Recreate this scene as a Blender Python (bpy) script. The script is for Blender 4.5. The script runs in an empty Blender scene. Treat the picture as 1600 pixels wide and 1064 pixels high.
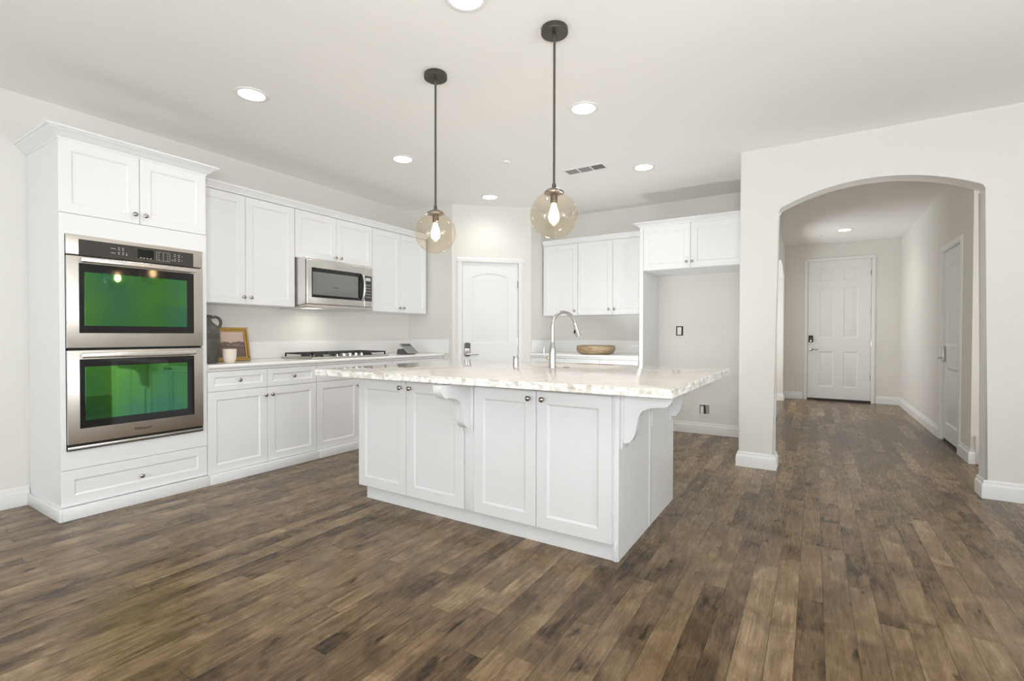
import bpy, bmesh, math, random
from mathutils import Vector, Matrix, noise
PI = math.pi
scene = bpy.context.scene
COL = scene.collection

# ------------------------------------------------------------------ camera
CAM_F, CAM_YAW, CAM_PITCH, CAM_ROLL, CAM_H = 759.02, 31.902, -0.7352, 0.1136, 1.151
def make_camera():
    yaw, pit, rol = map(math.radians, (CAM_YAW, CAM_PITCH, CAM_ROLL))
    d = Vector((-math.sin(yaw)*math.cos(pit), math.cos(yaw)*math.cos(pit), math.sin(pit)))
    r = Vector((math.cos(yaw), math.sin(yaw), 0)); u = r.cross(d)
    r2 = r*math.cos(rol) + u*math.sin(rol); u2 = -r*math.sin(rol) + u*math.cos(rol)
    cam = bpy.data.cameras.new('camera'); cam.sensor_width = 36.0; cam.lens = CAM_F/1600*36
    cam.clip_start = 0.02
    o = bpy.data.objects.new('camera', cam); COL.objects.link(o)
    m = Matrix((r2, u2, -d)).transposed().to_4x4(); m.translation = (0, 0, CAM_H)
    o.matrix_world = m; scene.camera = o
make_camera()

# ------------------------------------------------------------------ world, light, exposure
scene.view_settings.view_transform = 'Standard'
scene.view_settings.look = 'None'
scene.view_settings.exposure = 0.05
scene.view_settings.gamma = 1.0
scene.view_settings.use_curve_mapping = False
scene.cycles.max_bounces = 14
scene.cycles.diffuse_bounces = 9
scene.cycles.glossy_bounces = 5
w = bpy.data.worlds.new('world'); scene.world = w; w.use_nodes = True
w.node_tree.nodes['Background'].inputs[0].default_value = (0.93, 0.97, 1.0, 1)
w.node_tree.nodes['Background'].inputs[1].default_value = 1.5

def area(name, loc, rot, sx, sy, power, col=(1, 1, 1)):
    l = bpy.data.lights.new(name, 'AREA'); l.shape = 'RECTANGLE'; l.size = sx; l.size_y = sy
    l.energy = power; l.color = col
    o = bpy.data.objects.new(name, l); COL.objects.link(o); o.location = loc; o.rotation_euler = rot
    return o
# area lights added outside the glazed openings to brighten ceiling and cabinets
area('added_daylight', (-1.2, -4.6, 0.9), (PI/2+0.5, 0, 0), 4.4, 1.8, 60, (0.95, 0.98, 1.0))
area('added_daylight', (4.1, 0.6, 1.0), (PI/2+0.15, 0, PI/2), 4.6, 1.6, 44, (0.95, 0.98, 1.0))
# added fill lights standing in for flash: aimed up behind the camera, off to the right and behind the
# island, plus one soft fill added to brighten the oven wall
area('added_bounce_fill', (0.2, -0.5, 1.35), (PI-0.6, 0, 0.55), 0.6, 0.6, 86, (0.955, 0.985, 1.0))
area('added_bounce_fill', (2.2, 1.4, 1.2), (PI-0.7, 0, 0.95), 0.5, 0.5, 27, (0.955, 0.985, 1.0))
area('added_bounce_fill', (-1.75, 4.3, 0.35), (PI-0.25, 0, 0.1), 0.6, 0.4, 13, (0.955, 0.985, 1.0))
area('added_soft_fill', (-2.3, -0.7, 0.9), (PI/2, 0, 0.62), 1.0, 1.0, 13, (0.955, 0.985, 1.0))
# area lights added out of view to brighten the entry hall
area('added_daylight', (-2.3, 8.3, 1.0), (PI/2+0.85, 0, -PI/2), 2.6, 1.8, 96, (0.97, 0.985, 1.0))
area('added_daylight', (3.2, 5.35, 1.2), (PI/2+0.6, 0, PI/2), 0.8, 1.8, 40, (0.97, 0.985, 1.0))
DOWNLIGHT_W, HALL_W, PENDANT_E = 12.0, 20.0, 30.0

# ------------------------------------------------------------------ materials
def new_mat(name):
    m = bpy.data.materials.new(name); m.use_nodes = True
    return m, m.node_tree, m.node_tree.nodes['Principled BSDF']
def node(nt, typ, **kw):
    n = nt.nodes.new(typ)
    for k, v in kw.items():
        if hasattr(n, k): setattr(n, k, v)
    return n
def mathn(nt, op, a, b=None, c=None):
    n = nt.nodes.new('ShaderNodeMath'); n.operation = op
    for i, v in enumerate((a, b, c)):
        if v is None: continue
        if isinstance(v, (int, float)): n.inputs[i].default_value = v
        else: nt.links.new(v, n.inputs[i])
    return n.outputs[0]
def simple(name, col, rough=0.5, metal=0.0, bump=0.0, scale=120.0, vary=0.0, spec=0.5, coat=0.0):
    m, nt, b = new_mat(name)
    b.inputs['Base Color'].default_value = (*col, 1); b.inputs['Roughness'].default_value = rough
    b.inputs['Metallic'].default_value = metal; b.inputs['Specular IOR Level'].default_value = spec
    b.inputs['Coat Weight'].default_value = coat; b.inputs['Coat Roughness'].default_value = 0.05
    tc = node(nt, 'ShaderNodeTexCoord'); nz = node(nt, 'ShaderNodeTexNoise')
    nz.inputs['Scale'].default_value = scale; nz.inputs['Detail'].default_value = 3
    nt.links.new(tc.outputs['Object'], nz.inputs['Vector'])
    if bump:
        bp = node(nt, 'ShaderNodeBump'); bp.inputs['Strength'].default_value = bump; bp.inputs['Distance'].default_value = 0.002
        nt.links.new(nz.outputs['Fac'], bp.inputs['Height']); nt.links.new(bp.outputs['Normal'], b.inputs['Normal'])
    if vary:
        mx = node(nt, 'ShaderNodeMix', data_type='RGBA')
        mx.inputs[6].default_value = (*[c*(1-vary) for c in col], 1); mx.inputs[7].default_value = (*[min(1, c*(1+vary)) for c in col], 1)
        nt.links.new(nz.outputs['Fac'], mx.inputs[0]); nt.links.new(mx.outputs[2], b.inputs['Base Color'])
    return m
def brushed(name, col, rough=0.28, axis=2):
    m, nt, b = new_mat(name)
    b.inputs['Base Color'].default_value = (*col, 1); b.inputs['Metallic'].default_value = 1.0
    tc = node(nt, 'ShaderNodeTexCoord'); mp = node(nt, 'ShaderNodeMapping'); nz = node(nt, 'ShaderNodeTexNoise')
    s = [3, 3, 3]; s[axis] = 900
    mp.inputs['Scale'].default_value = s; nz.inputs['Scale'].default_value = 1.0; nz.inputs['Detail'].default_value = 2
    nt.links.new(tc.outputs['Object'], mp.inputs[0]); nt.links.new(mp.outputs[0], nz.inputs['Vector'])
    r = mathn(nt, 'MULTIPLY_ADD', nz.outputs['Fac'], 0.07, rough-0.035); nt.links.new(r, b.inputs['Roughness'])
    return m
def emit(name, col, strength):
    m, nt, b = new_mat(name)
    b.inputs['Base Color'].default_value = (*col, 1); b.inputs['Emission Color'].default_value = (*col, 1)
    b.inputs['Emission Strength'].default_value = strength
    return m
def thin_glass(name, tint, ior=1.45, refl=1.0):
    m = bpy.data.materials.new(name); m.use_nodes = True; nt = m.node_tree; nt.nodes.clear()
    out = node(nt, 'ShaderNodeOutputMaterial'); tr = node(nt, 'ShaderNodeBsdfTransparent'); gl = node(nt, 'ShaderNodeBsdfGlossy')
    tr.inputs[0].default_value = (*tint, 1); gl.inputs['Roughness'].default_value = 0.02
    fr = node(nt, 'ShaderNodeLayerWeight'); fr.inputs['Blend'].default_value = 0.5; mx = node(nt, 'ShaderNodeMixShader')
    nt.links.new(mathn(nt, 'MULTIPLY_ADD', mathn(nt, 'POWER', fr.outputs['Facing'], 5.0), 1.0*refl, 0.05), mx.inputs[0]); nt.links.new(tr.outputs[0], mx.inputs[1]); nt.links.new(gl.outputs[0], mx.inputs[2])
    nt.links.new(mx.outputs[0], out.inputs[0])
    return m

def floor_mat():
    m, nt, b = new_mat('scraped_oak_planks')
    tc = node(nt, 'ShaderNodeTexCoord'); sp = node(nt, 'ShaderNodeSeparateXYZ'); nt.links.new(tc.outputs['Object'], sp.inputs[0])
    X, Y = sp.outputs[0], sp.outputs[1]
    P = 0.283
    xs = mathn(nt, 'ADD', X, 20*P - 0.041)
    q = mathn(nt, 'DIVIDE', xs, P); fl = mathn(nt, 'FLOOR', q); fr = mathn(nt, 'SUBTRACT', q, fl)
    c1, c2 = 0.365, 0.675
    g1 = mathn(nt, 'GREATER_THAN', fr, c1); g2 = mathn(nt, 'GREATER_THAN', fr, c2)
    row = mathn(nt, 'ADD', mathn(nt, 'MULTIPLY_ADD', fl, 3.0, g1), g2)
    wn = node(nt, 'ShaderNodeTexWhiteNoise', noise_dimensions='1D'); nt.links.new(row, wn.inputs['W'])
    yo = mathn(nt, 'MULTIPLY_ADD', wn.outputs['Value'], 7.0, mathn(nt, 'ADD', Y, 30.0))
    wn2 = node(nt, 'ShaderNodeTexWhiteNoise', noise_dimensions='1D'); nt.links.new(mathn(nt, 'ADD', row, 57.3), wn2.inputs['W'])
    ln = mathn(nt, 'MULTIPLY_ADD', wn2.outputs['Value'], 0.85, 0.65)
    v = mathn(nt, 'DIVIDE', yo, ln); vf = mathn(nt, 'FLOOR', v); vr = mathn(nt, 'SUBTRACT', v, vf)
    cv = node(nt, 'ShaderNodeCombineXYZ'); nt.links.new(row, cv.inputs[0]); nt.links.new(vf, cv.inputs[1])
    wp = node(nt, 'ShaderNodeTexWhiteNoise', noise_dimensions='2D'); nt.links.new(cv.outputs[0], wp.inputs['Vector'])
    pv = wp.outputs['Value']
    # grain coordinates: stretched along the plank, shifted per plank
    off = node(nt, 'ShaderNodeVectorMath', operation='SCALE'); nt.links.new(wp.outputs['Color'], off.inputs[0]); off.inputs['Scale'].default_value = 40
    ad = node(nt, 'ShaderNodeVectorMath', operation='ADD'); nt.links.new(tc.outputs['Object'], ad.inputs[0]); nt.links.new(off.outputs[0], ad.inputs[1])
    def nz(sc, scale, det, dist=0.0, rough=0.55):
        mp = node(nt, 'ShaderNodeMapping'); mp.inputs['Scale'].default_value = sc; nt.links.new(ad.outputs[0], mp.inputs[0])
        n = node(nt, 'ShaderNodeTexNoise'); n.inputs['Scale'].default_value = scale; n.inputs['Detail'].default_value = det
        n.inputs['Distortion'].default_value = dist; n.inputs['Roughness'].default_value = rough
        nt.links.new(mp.outputs[0], n.inputs['Vector']); return n.outputs['Fac']
    streak = nz((22, 1.6, 1), 1.6, 8, 1.4, 0.62)
    fine = nz((190, 9, 1), 1.5, 5, 0.5, 0.7)
    blot = nz((4.2, 3.0, 1), 1.5, 6, 1.0, 0.6)
    knot = nz((9.0, 4.5, 1), 1.2, 2, 0.4)
    t = mathn(nt, 'MULTIPLY', pv, 0.42)
    t = mathn(nt, 'MULTIPLY_ADD', mathn(nt, 'SUBTRACT', streak, 0.5), 1.05, t)
    t = mathn(nt, 'MULTIPLY_ADD', mathn(nt, 'SUBTRACT', blot, 0.5), 1.25, t)
    t = mathn(nt, 'MULTIPLY_ADD', mathn(nt, 'SUBTRACT', fine, 0.5), 0.36, t)
    kn = mathn(nt, 'MULTIPLY', mathn(nt, 'MAXIMUM', mathn(nt, 'SUBTRACT', 0.36, knot), 0.0), 3.5)
    t = mathn(nt, 'SUBTRACT', mathn(nt, 'ADD', t, 0.285), kn)
    cr = node(nt, 'ShaderNodeValToRGB'); nt.links.new(t, cr.inputs[0])
    e = cr.color_ramp.elements
    e[0].position = 0.0; e[0].color = FLOOR_COLS[0]
    e[1].position = 1.0; e[1].color = FLOOR_COLS[4]
    for p, c in ((0.25, FLOOR_COLS[1]), (0.5, FLOOR_COLS[2]), (0.75, FLOOR_COLS[3])):
        x = e.new(p); x.color = c
    # seams
    def seam(val, edges, width):
        out = None
        for ed in edges:
            dd = mathn(nt, 'LESS_THAN', mathn(nt, 'ABSOLUTE', mathn(nt, 'SUBTRACT', val, ed)), width)
            out = dd if out is None else mathn(nt, 'MAXIMUM', out, dd)
        return out
    s1 = seam(fr, (0.0, c1, c2, 1.0), 0.0014/P)
    s2 = seam(mathn(nt, 'MULTIPLY', mathn(nt, 'PINGPONG', vr, 0.5), ln), (0.0,), 0.0014)
    s = mathn(nt, 'MAXIMUM', s1, s2)
    mx = node(nt, 'ShaderNodeMix', data_type='RGBA'); nt.links.new(mathn(nt, 'MULTIPLY', s, 0.7), mx.inputs[0])
    nt.links.new(cr.outputs[0], mx.inputs[6]); mx.inputs[7].default_value = (0.022, 0.016, 0.011, 1)
    nt.links.new(mx.outputs[2], b.inputs['Base Color'])
    rg = mathn(nt, 'MULTIPLY_ADD', fine, 0.20, 0.165); nt.links.new(rg, b.inputs['Roughness'])
    b.inputs['Specular IOR Level'].default_value = 0.31
    hgt = mathn(nt, 'SUBTRACT', mathn(nt, 'MULTIPLY_ADD', streak, 0.5, mathn(nt, 'MULTIPLY', fine, 0.25)), s)
    bp = node(nt, 'ShaderNodeBump'); bp.inputs['Strength'].default_value = 0.22; bp.inputs['Distance'].default_value = 0.002
    nt.links.new(hgt, bp.inputs['Height']); nt.links.new(bp.outputs['Normal'], b.inputs['Normal'])
    return m
FLOOR_COLS = [(0.028, 0.0170, 0.0085, 1), (0.082, 0.051, 0.0260, 1), (0.160, 0.105, 0.056, 1), (0.246, 0.170, 0.098, 1), (0.385, 0.284, 0.178, 1)]

def stone_edge_mat():
    m, nt, b = new_mat('chiselled_stone')
    tc = node(nt, 'ShaderNodeTexCoord'); nz = node(nt, 'ShaderNodeTexNoise'); nz.inputs['Scale'].default_value = 26; nz.inputs['Detail'].default_value = 6
    nt.links.new(tc.outputs['Object'], nz.inputs['Vector'])
    cr = node(nt, 'ShaderNodeValToRGB'); nt.links.new(nz.outputs['Fac'], cr.inputs[0]); e = cr.color_ramp.elements
    e[0].position = 0.36; e[0].color = (0.60, 0.56, 0.49, 1); e[1].position = 0.56; e[1].color = (0.86, 0.85, 0.82, 1)
    nt.links.new(cr.outputs[0], b.inputs['Base Color']); b.inputs['Roughness'].default_value = 0.35
    return m
def canvas_mat():
    # dusky hills under a pale pink sky, seen in the small framed picture
    m, nt, b = new_mat('landscape_canvas')
    tc = node(nt, 'ShaderNodeTexCoord'); sp = node(nt, 'ShaderNodeSeparateXYZ'); nt.links.new(tc.outputs['Object'], sp.inputs[0])
    nz = node(nt, 'ShaderNodeTexNoise'); nz.inputs['Scale'].default_value = 14; nz.inputs['Detail'].default_value = 5; nt.links.new(tc.outputs['Object'], nz.inputs['Vector'])
    mp = node(nt, 'ShaderNodeMapping'); mp.inputs['Scale'].default_value = (9, 1, 40); nt.links.new(tc.outputs['Object'], mp.inputs[0])
    n2 = node(nt, 'ShaderNodeTexNoise'); n2.inputs['Scale'].default_value = 1.6; n2.inputs['Detail'].default_value = 4; nt.links.new(mp.outputs[0], n2.inputs['Vector'])
    z = mathn(nt, 'MULTIPLY_ADD', mathn(nt, 'SUBTRACT', nz.outputs['Fac'], 0.5), 0.09, sp.outputs[2])
    z = mathn(nt, 'MULTIPLY_ADD', mathn(nt, 'SUBTRACT', n2.outputs['Fac'], 0.5), 0.03, z)
    t = mathn(nt, 'DIVIDE', z, 0.28)
    cr = node(nt, 'ShaderNodeValToRGB'); nt.links.new(t, cr.inputs[0]); e = cr.color_ramp.elements
    e[0].position = 0.0; e[0].color = (0.10, 0.065, 0.055, 1); e[1].position = 1.0; e[1].color = (0.60, 0.47, 0.40, 1)
    for p, c in ((0.40, (0.155, 0.105, 0.09, 1)), (0.47, (0.075, 0.05, 0.045, 1)), (0.50, (0.26, 0.185, 0.16, 1)), (0.54, (0.10, 0.07, 0.06, 1)), (0.60, (0.17, 0.12, 0.105, 1)), (0.63, (0.52, 0.40, 0.34, 1))):
        x = e.new(p); x.color = c
    nt.links.new(cr.outputs[0], b.inputs['Base Color']); b.inputs['Roughness'].default_value = 0.6
    return m
def wicker_mat():
    m, nt, b = new_mat('bowl_wood')
    tc = node(nt, 'ShaderNodeTexCoord'); mp = node(nt, 'ShaderNodeMapping'); mp.inputs['Scale'].default_value = (3, 3, 26)
    nt.links.new(tc.outputs['Object'], mp.inputs[0])
    nz = node(nt, 'ShaderNodeTexNoise'); nz.inputs['Scale'].default_value = 3; nz.inputs['Detail'].default_value = 5; nt.links.new(mp.outputs[0], nz.inputs['Vector'])
    cr = node(nt, 'ShaderNodeValToRGB'); nt.links.new(nz.outputs['Fac'], cr.inputs[0]); e = cr.color_ramp.elements
    e[0].position = 0.3; e[0].color = (0.22, 0.15, 0.08, 1); e[1].position = 0.7; e[1].color = (0.52, 0.40, 0.26, 1)
    nt.links.new(cr.outputs[0], b.inputs['Base Color']); b.inputs['Roughness'].default_value = 0.42
    return m

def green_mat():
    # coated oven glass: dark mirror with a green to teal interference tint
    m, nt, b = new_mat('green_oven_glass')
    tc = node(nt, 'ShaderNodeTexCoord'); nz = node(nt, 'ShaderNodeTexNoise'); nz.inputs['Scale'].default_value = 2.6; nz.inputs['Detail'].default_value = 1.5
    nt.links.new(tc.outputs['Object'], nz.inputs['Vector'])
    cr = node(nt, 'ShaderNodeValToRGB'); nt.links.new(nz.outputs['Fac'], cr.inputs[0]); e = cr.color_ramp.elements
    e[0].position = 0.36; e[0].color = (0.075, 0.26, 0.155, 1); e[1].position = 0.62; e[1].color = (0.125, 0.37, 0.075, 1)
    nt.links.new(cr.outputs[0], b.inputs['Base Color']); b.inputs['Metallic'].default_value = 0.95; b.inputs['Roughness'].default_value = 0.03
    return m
M = dict(
    wall=simple('warm_white_wall_paint', (0.755, 0.74, 0.708), 0.7, bump=0.08, scale=220),
    ceil=simple('ceiling_paint', (0.87, 0.86, 0.84), 0.85, bump=0.10, scale=160),
    trim=simple('trim_paint', (0.80, 0.80, 0.795), 0.4),
    cab=simple('white_cabinet_lacquer', (0.83, 0.838, 0.848), 0.33),
    isl=simple('island_lacquer', (0.80, 0.808, 0.82), 0.26),
    top=simple('white_solid_surface', (0.86, 0.86, 0.85), 0.16),
    floor=floor_mat(),
    stone=simple('polished_stone', (0.76, 0.70, 0.65), 0.07, scale=9, vary=0.05, coat=0.3),
    edge=stone_edge_mat(),
    steel=brushed('brushed_stainless', (0.64, 0.605, 0.56), 0.34),
    steel_l=brushed('light_stainless', (0.74, 0.725, 0.70), 0.26),
    nickel=simple('satin_nickel', (0.42, 0.40, 0.37), 0.22, 1.0),
    chrome=simple('brushed_chrome', (0.62, 0.61, 0.59), 0.16, 1.0),
    black=simple('black_glass', (0.012, 0.012, 0.013), 0.06, spec=0.5),
    panel=simple('charcoal_touch_glass', (0.055, 0.052, 0.048), 0.14),
    gap=simple('black_gap', (0.008, 0.008, 0.008), 0.6),
    iron=simple('cast_iron', (0.035, 0.035, 0.036), 0.5, bump=0.3, scale=300),
    bronze=simple('dark_bronze', (0.080, 0.073, 0.062), 0.42, 0.55),
    cap=simple('aged_nickel_cap', (0.27, 0.245, 0.21), 0.35, 0.85),
    socket=simple('bronze_socket', (0.16, 0.135, 0.11), 0.4, 0.7),
    mark=simple('pale_printing', (0.62, 0.62, 0.60), 0.5),
    logo=simple('dark_lettering', (0.05, 0.045, 0.04), 0.4),
    micro_glass=simple('grey_microwave_glass', (0.17, 0.17, 0.165), 0.05, spec=0.9),
    green=green_mat(),
    globe=thin_glass('amber_glass', (0.99, 0.94, 0.86), 1.5, 0.8),
    pane=thin_glass('window_glass', (0.97, 0.98, 0.98)),
    bulb=emit('bulb_glow', (1.0, 0.70, 0.38), PENDANT_E),
    hoodlamp=emit('hood_lamp_glow', (1.0, 0.96, 0.88), 0.9),
    lens=emit('downlight_glow', (1.0, 0.97, 0.92), 9.0),
    jug=simple('grey_glazed_clay', (0.085, 0.078, 0.066), 0.35, bump=0.2, scale=40, vary=0.35),
    gold=simple('antique_gilt', (0.42, 0.27, 0.085), 0.34, 0.7, bump=0.6, scale=60, vary=0.4),
    canvas=canvas_mat(),
    wax=simple('cream_ceramic', (0.78, 0.71, 0.62), 0.5),
    wick=simple('wick', (0.6, 0.55, 0.45), 0.8),
    grey=simple('mottled_grey', (0.36, 0.36, 0.345), 0.5, bump=0.4, scale=90, vary=0.35),
    dgrey=simple('dark_grey_plastic', (0.10, 0.10, 0.098), 0.45),
    bowl=wicker_mat(),
    vent=simple('vent_grey', (0.33, 0.325, 0.31), 0.6),
    dark=simple('dark_threshold', (0.03, 0.026, 0.022), 0.6),
    plug=simple('white_plastic', (0.80, 0.80, 0.78), 0.35),
)

# ------------------------------------------------------------------ mesh helpers
class MB:
    def __init__(self): self.bm = bmesh.new(); self.mats = []
    def mi(self, m):
        if m not in self.mats: self.mats.append(m)
        return self.mats.index(m)
    def box(self, x0, x1, y0, y1, z0, z1, bevel=0.0, seg=2, mat=None):
        vs = [self.bm.verts.new((x, y, z)) for x in (x0, x1) for y in (y0, y1) for z in (z0, z1)]
        fs = [self.bm.faces.new([vs[i] for i in q]) for q in ((0, 1, 3, 2), (4, 6, 7, 5), (0, 4, 5, 1), (2, 3, 7, 6), (0, 2, 6, 4), (1, 5, 7, 3))]
        if mat is not None:
            for f in fs: f.material_index = mat
        if bevel:
            es = list({e for f in fs for e in f.edges})
            bmesh.ops.bevel(self.bm, geom=es, offset=bevel, segments=seg, profile=0.5, affect='EDGES')
        return self
    def lathe(self, prof, origin=(0, 0, 0), axis=(0, 0, 1), seg=32, mat=None, sx=1.0):
        ax = Vector(axis).normalized(); q = Vector((0, 0, 1)).rotation_difference(ax); o = Vector(origin)
        rings = []
        for r, h in prof:
            if r < 1e-6: rings.append([self.bm.verts.new(o + q @ Vector((0, 0, h)))])
            else: rings.append([self.bm.verts.new(o + q @ Vector((sx*r*math.cos(2*PI*k/seg), r*math.sin(2*PI*k/seg), h))) for k in range(seg)])
        for a, b in zip(rings, rings[1:]):
            for k in range(seg):
                k2 = (k+1) % seg
                if len(a) == 1 and len(b) == 1: continue
                if len(a) == 1: f = [a[0], b[k2], b[k]]
                elif len(b) == 1: f = [a[k], a[k2], b[0]]
                else: f = [a[k], a[k2], b[k2], b[k]]
                f = self.bm.faces.new(f)
                if mat is not None: f.material_index = mat
        return self
    def tube(self, pts, rad, seg=12, caps=True):
        pts = [Vector(p) for p in pts]; n = len(pts); rads = rad if isinstance(rad, (list, tuple)) else [rad]*n
        t0 = (pts[1]-pts[0]).normalized(); ref = t0.orthogonal().normalized(); rings = []
        for i in range(n):
            t = (pts[min(i+1, n-1)] - pts[max(i-1, 0)]).normalized()
            ref = (ref - t*ref.dot(t)).normalized(); b = t.cross(ref)
            rings.append([self.bm.verts.new(pts[i] + rads[i]*(ref*math.cos(2*PI*k/seg) + b*math.sin(2*PI*k/seg))) for k in range(seg)])
        for a, b in zip(rings, rings[1:]):
            for k in range(seg): self.bm.faces.new([a[k], a[(k+1) % seg], b[(k+1) % seg], b[k]])
        if caps: self.bm.faces.new(rings[0][::-1]); self.bm.faces.new(rings[-1])
        return self
    def prism(self, poly, axis, a, b):
        """poly in the two other axes (order: x->(y,z), y->(x,z), z->(x,y)), extruded from a to b along axis"""
        def P(p, c): return {'x': (c, p[0], p[1]), 'y': (p[0], c, p[1]), 'z': (p[0], p[1], c)}[axis]
        va = [self.bm.verts.new(P(p, a)) for p in poly]; vb = [self.bm.verts.new(P(p, b)) for p in poly]
        self.bm.faces.new(va); self.bm.faces.new(vb[::-1]); n = len(poly)
        for i in range(n): self.bm.faces.new([va[i], va[(i+1) % n], vb[(i+1) % n], vb[i]])
        return self
    def sweep(self, path, prof, z=0.0, closed=False):
        """profile (d,z) swept along a level path, d measured to the right of travel, corners mitred"""
        pts = [Vector((p[0], p[1])) for p in path]; n = len(pts); rings = []
        def nrm(i, j):
            d = (pts[j]-pts[i]).normalized(); return Vector((d.y, -d.x))
        for i in range(n):
            if closed: n1, n2 = nrm((i-1) % n, i), nrm(i, (i+1) % n)
            else: n1 = nrm(i-1, i) if i else nrm(0, 1); n2 = nrm(i, i+1) if i < n-1 else nrm(n-2, n-1)
            m = (n1+n2); m = m/(1+n1.dot(n2))
            rings.append([self.bm.verts.new((pts[i].x+m.x*d, pts[i].y+m.y*d, z+h)) for d, h in prof])
        k = len(prof)
        pairs = list(zip(rings, rings[1:])) + ([(rings[-1], rings[0])] if closed else [])
        for a, b in pairs:
            for i in range(k): self.bm.faces.new([a[i], a[(i+1) % k], b[(i+1) % k], b[i]])
        if not closed: self.bm.faces.new(rings[0]); self.bm.faces.new(rings[-1][::-1])
        return self
    def panel(self, x0, x1, z0, z1, yf, t, loops=(), levels=(), ch=0.002):
        """slab facing -y with its front at yf; each loop (polygon in x,z) is stepped through levels (inset, depth)"""
        bm = self.bm
        rect = lambda i: [(x0+i, z0+i), (x1-i, z0+i), (x1-i, z1-i), (x0+i, z1-i)]
        back = [bm.verts.new((x, yf+t, z)) for x, z in rect(0)]; side = [bm.verts.new((x, yf+ch, z)) for x, z in rect(0)]
        fr = [bm.verts.new((x, yf, z)) for x, z in rect(ch)]
        bm.faces.new(back)
        for a, b in ((back, side), (side, fr)):
            for i in range(4): bm.faces.new([a[i], a[(i+1) % 4], b[(i+1) % 4], b[i]])
        if not loops: bm.faces.new(fr); return self
        edges = [bm.edges.get((fr[i], fr[(i+1) % 4])) for i in range(4)]
        for lp in loops:
            prev = None
            for ins, dep in levels:
                ring = [bm.verts.new((p[0], yf+dep, p[1])) for p in inset(lp, ins)]; k = len(ring)
                if prev is None: edges += [bm.edges.new((ring[i], ring[(i+1) % k])) for i in range(k)]
                else:
                    for i in range(k): bm.faces.new([prev[i], prev[(i+1) % k], ring[(i+1) % k], ring[i]])
                prev = ring
            bm.faces.new(prev)
        bmesh.ops.triangle_fill(bm, edges=edges, use_beauty=True)
        return self
    def build(self, name, mat, parent=None, world=True, smooth=35):
        bmesh.ops.recalc_face_normals(self.bm, faces=self.bm.faces[:])
        me = bpy.data.meshes.new(name); self.bm.to_mesh(me); self.bm.free()
        for m in (self.mats or [mat]): me.materials.append(m)
        if parent is not None and world:
            me.transform(full_matrix(parent).inverted())
        if smooth:
            me.polygons.foreach_set('use_smooth', [True]*len(me.polygons)); me.set_sharp_from_angle(angle=math.radians(smooth))
        o = bpy.data.objects.new(name, me); COL.objects.link(o)
        if parent is not None: o.parent = parent
        return o
def full_matrix(o):
    m = Matrix.LocRotScale(o.location, o.rotation_euler, o.scale)
    return full_matrix(o.parent) @ m if o.parent else m
def inset(poly, d):
    n = len(poly); out = []
    area_ = sum(poly[i][0]*poly[(i+1) % n][1]-poly[(i+1) % n][0]*poly[i][1] for i in range(n)); s = 1 if area_ > 0 else -1
    for i in range(n):
        p0, p1, p2 = (Vector(poly[(i+k) % n]) for k in (-1, 0, 1))
        a, b = (p1-p0).normalized(), (p2-p1).normalized()
        n1, n2 = Vector((-a.y, a.x))*s, Vector((-b.y, b.x))*s
        m = (n1+n2)/(1+n1.dot(n2)); out.append((p1.x+m.x*d, p1.y+m.y*d))
    return out
def rect(x0, x1, z0, z1): return [(x0, z0), (x1, z0), (x1, z1), (x0, z1)]
def arch_rect(x0, x1, z0, z1, rise, n=14):
    c = (x1-x0)/2; R = (c*c+rise*rise)/(2*rise); out = [(x0, z0), (x1, z0)]
    for k in range(n+1):
        x = x1 - (x1-x0)*k/n; out.append((x, z1 + math.sqrt(R*R-(x-(x0+x1)/2)**2) - (R-rise)))
    return out

def thing(name, label, cat, loc, rotz=0.0, group=None):
    o = bpy.data.objects.new(name, None); COL.objects.link(o); o.empty_display_size = 0.1
    o.location = loc; o.rotation_euler = (0, 0, rotz)
    return tag(o, label, cat, group)
def tag(o, label, cat, group=None):
    o['label'] = label; o['category'] = cat
    if group: o['group'] = group
    return o
def struct(o, label=None, cat=None):
    o['kind'] = 'structure'
    if label: o['label'] = label; o['category'] = cat
    return o
def L(): return MB()

# ------------------------------------------------------------------ key measures (metres)
XW = -4.49          # oven wall
YF = 5.958          # far kitchen wall
H = 2.74
YA, TA = 4.674, 0.17   # arched wall, thickness
P1, P2 = (-3.78, 4.65), (-3.035, 5.325)   # diagonal pantry wall
HX0, HX1, HY = -0.46, 1.198, 10.14        # entry hall
XR, YB = 3.4, -4.0                        # room's right and back walls

# ------------------------------------------------------------------ setting
struct(L().box(-6, XR+0.3, YB-0.3, HY+0.3, -0.1, 0).build('floor', M['floor'], smooth=0), 'hand-scraped brown wood plank floor running to the entry', 'floor')
struct(L().box(-6, XR+0.3, YB-0.3, HY+0.3, H, H+0.1).build('ceiling', M['ceil'], smooth=0), 'flat off-white ceiling with recessed lights', 'ceiling')
struct(L().box(XW-0.12, XW, YB-0.12, 4.65, 0, H).build('wall_left', M['wall']), 'plain wall behind the double oven and cooktop run', 'wall')
struct(L().box(-4.49, -0.58, YF, YF+0.12, 0, H).build('wall_far', M['wall']), 'plain wall behind the far uppers and empty fridge alcove', 'wall')
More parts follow.
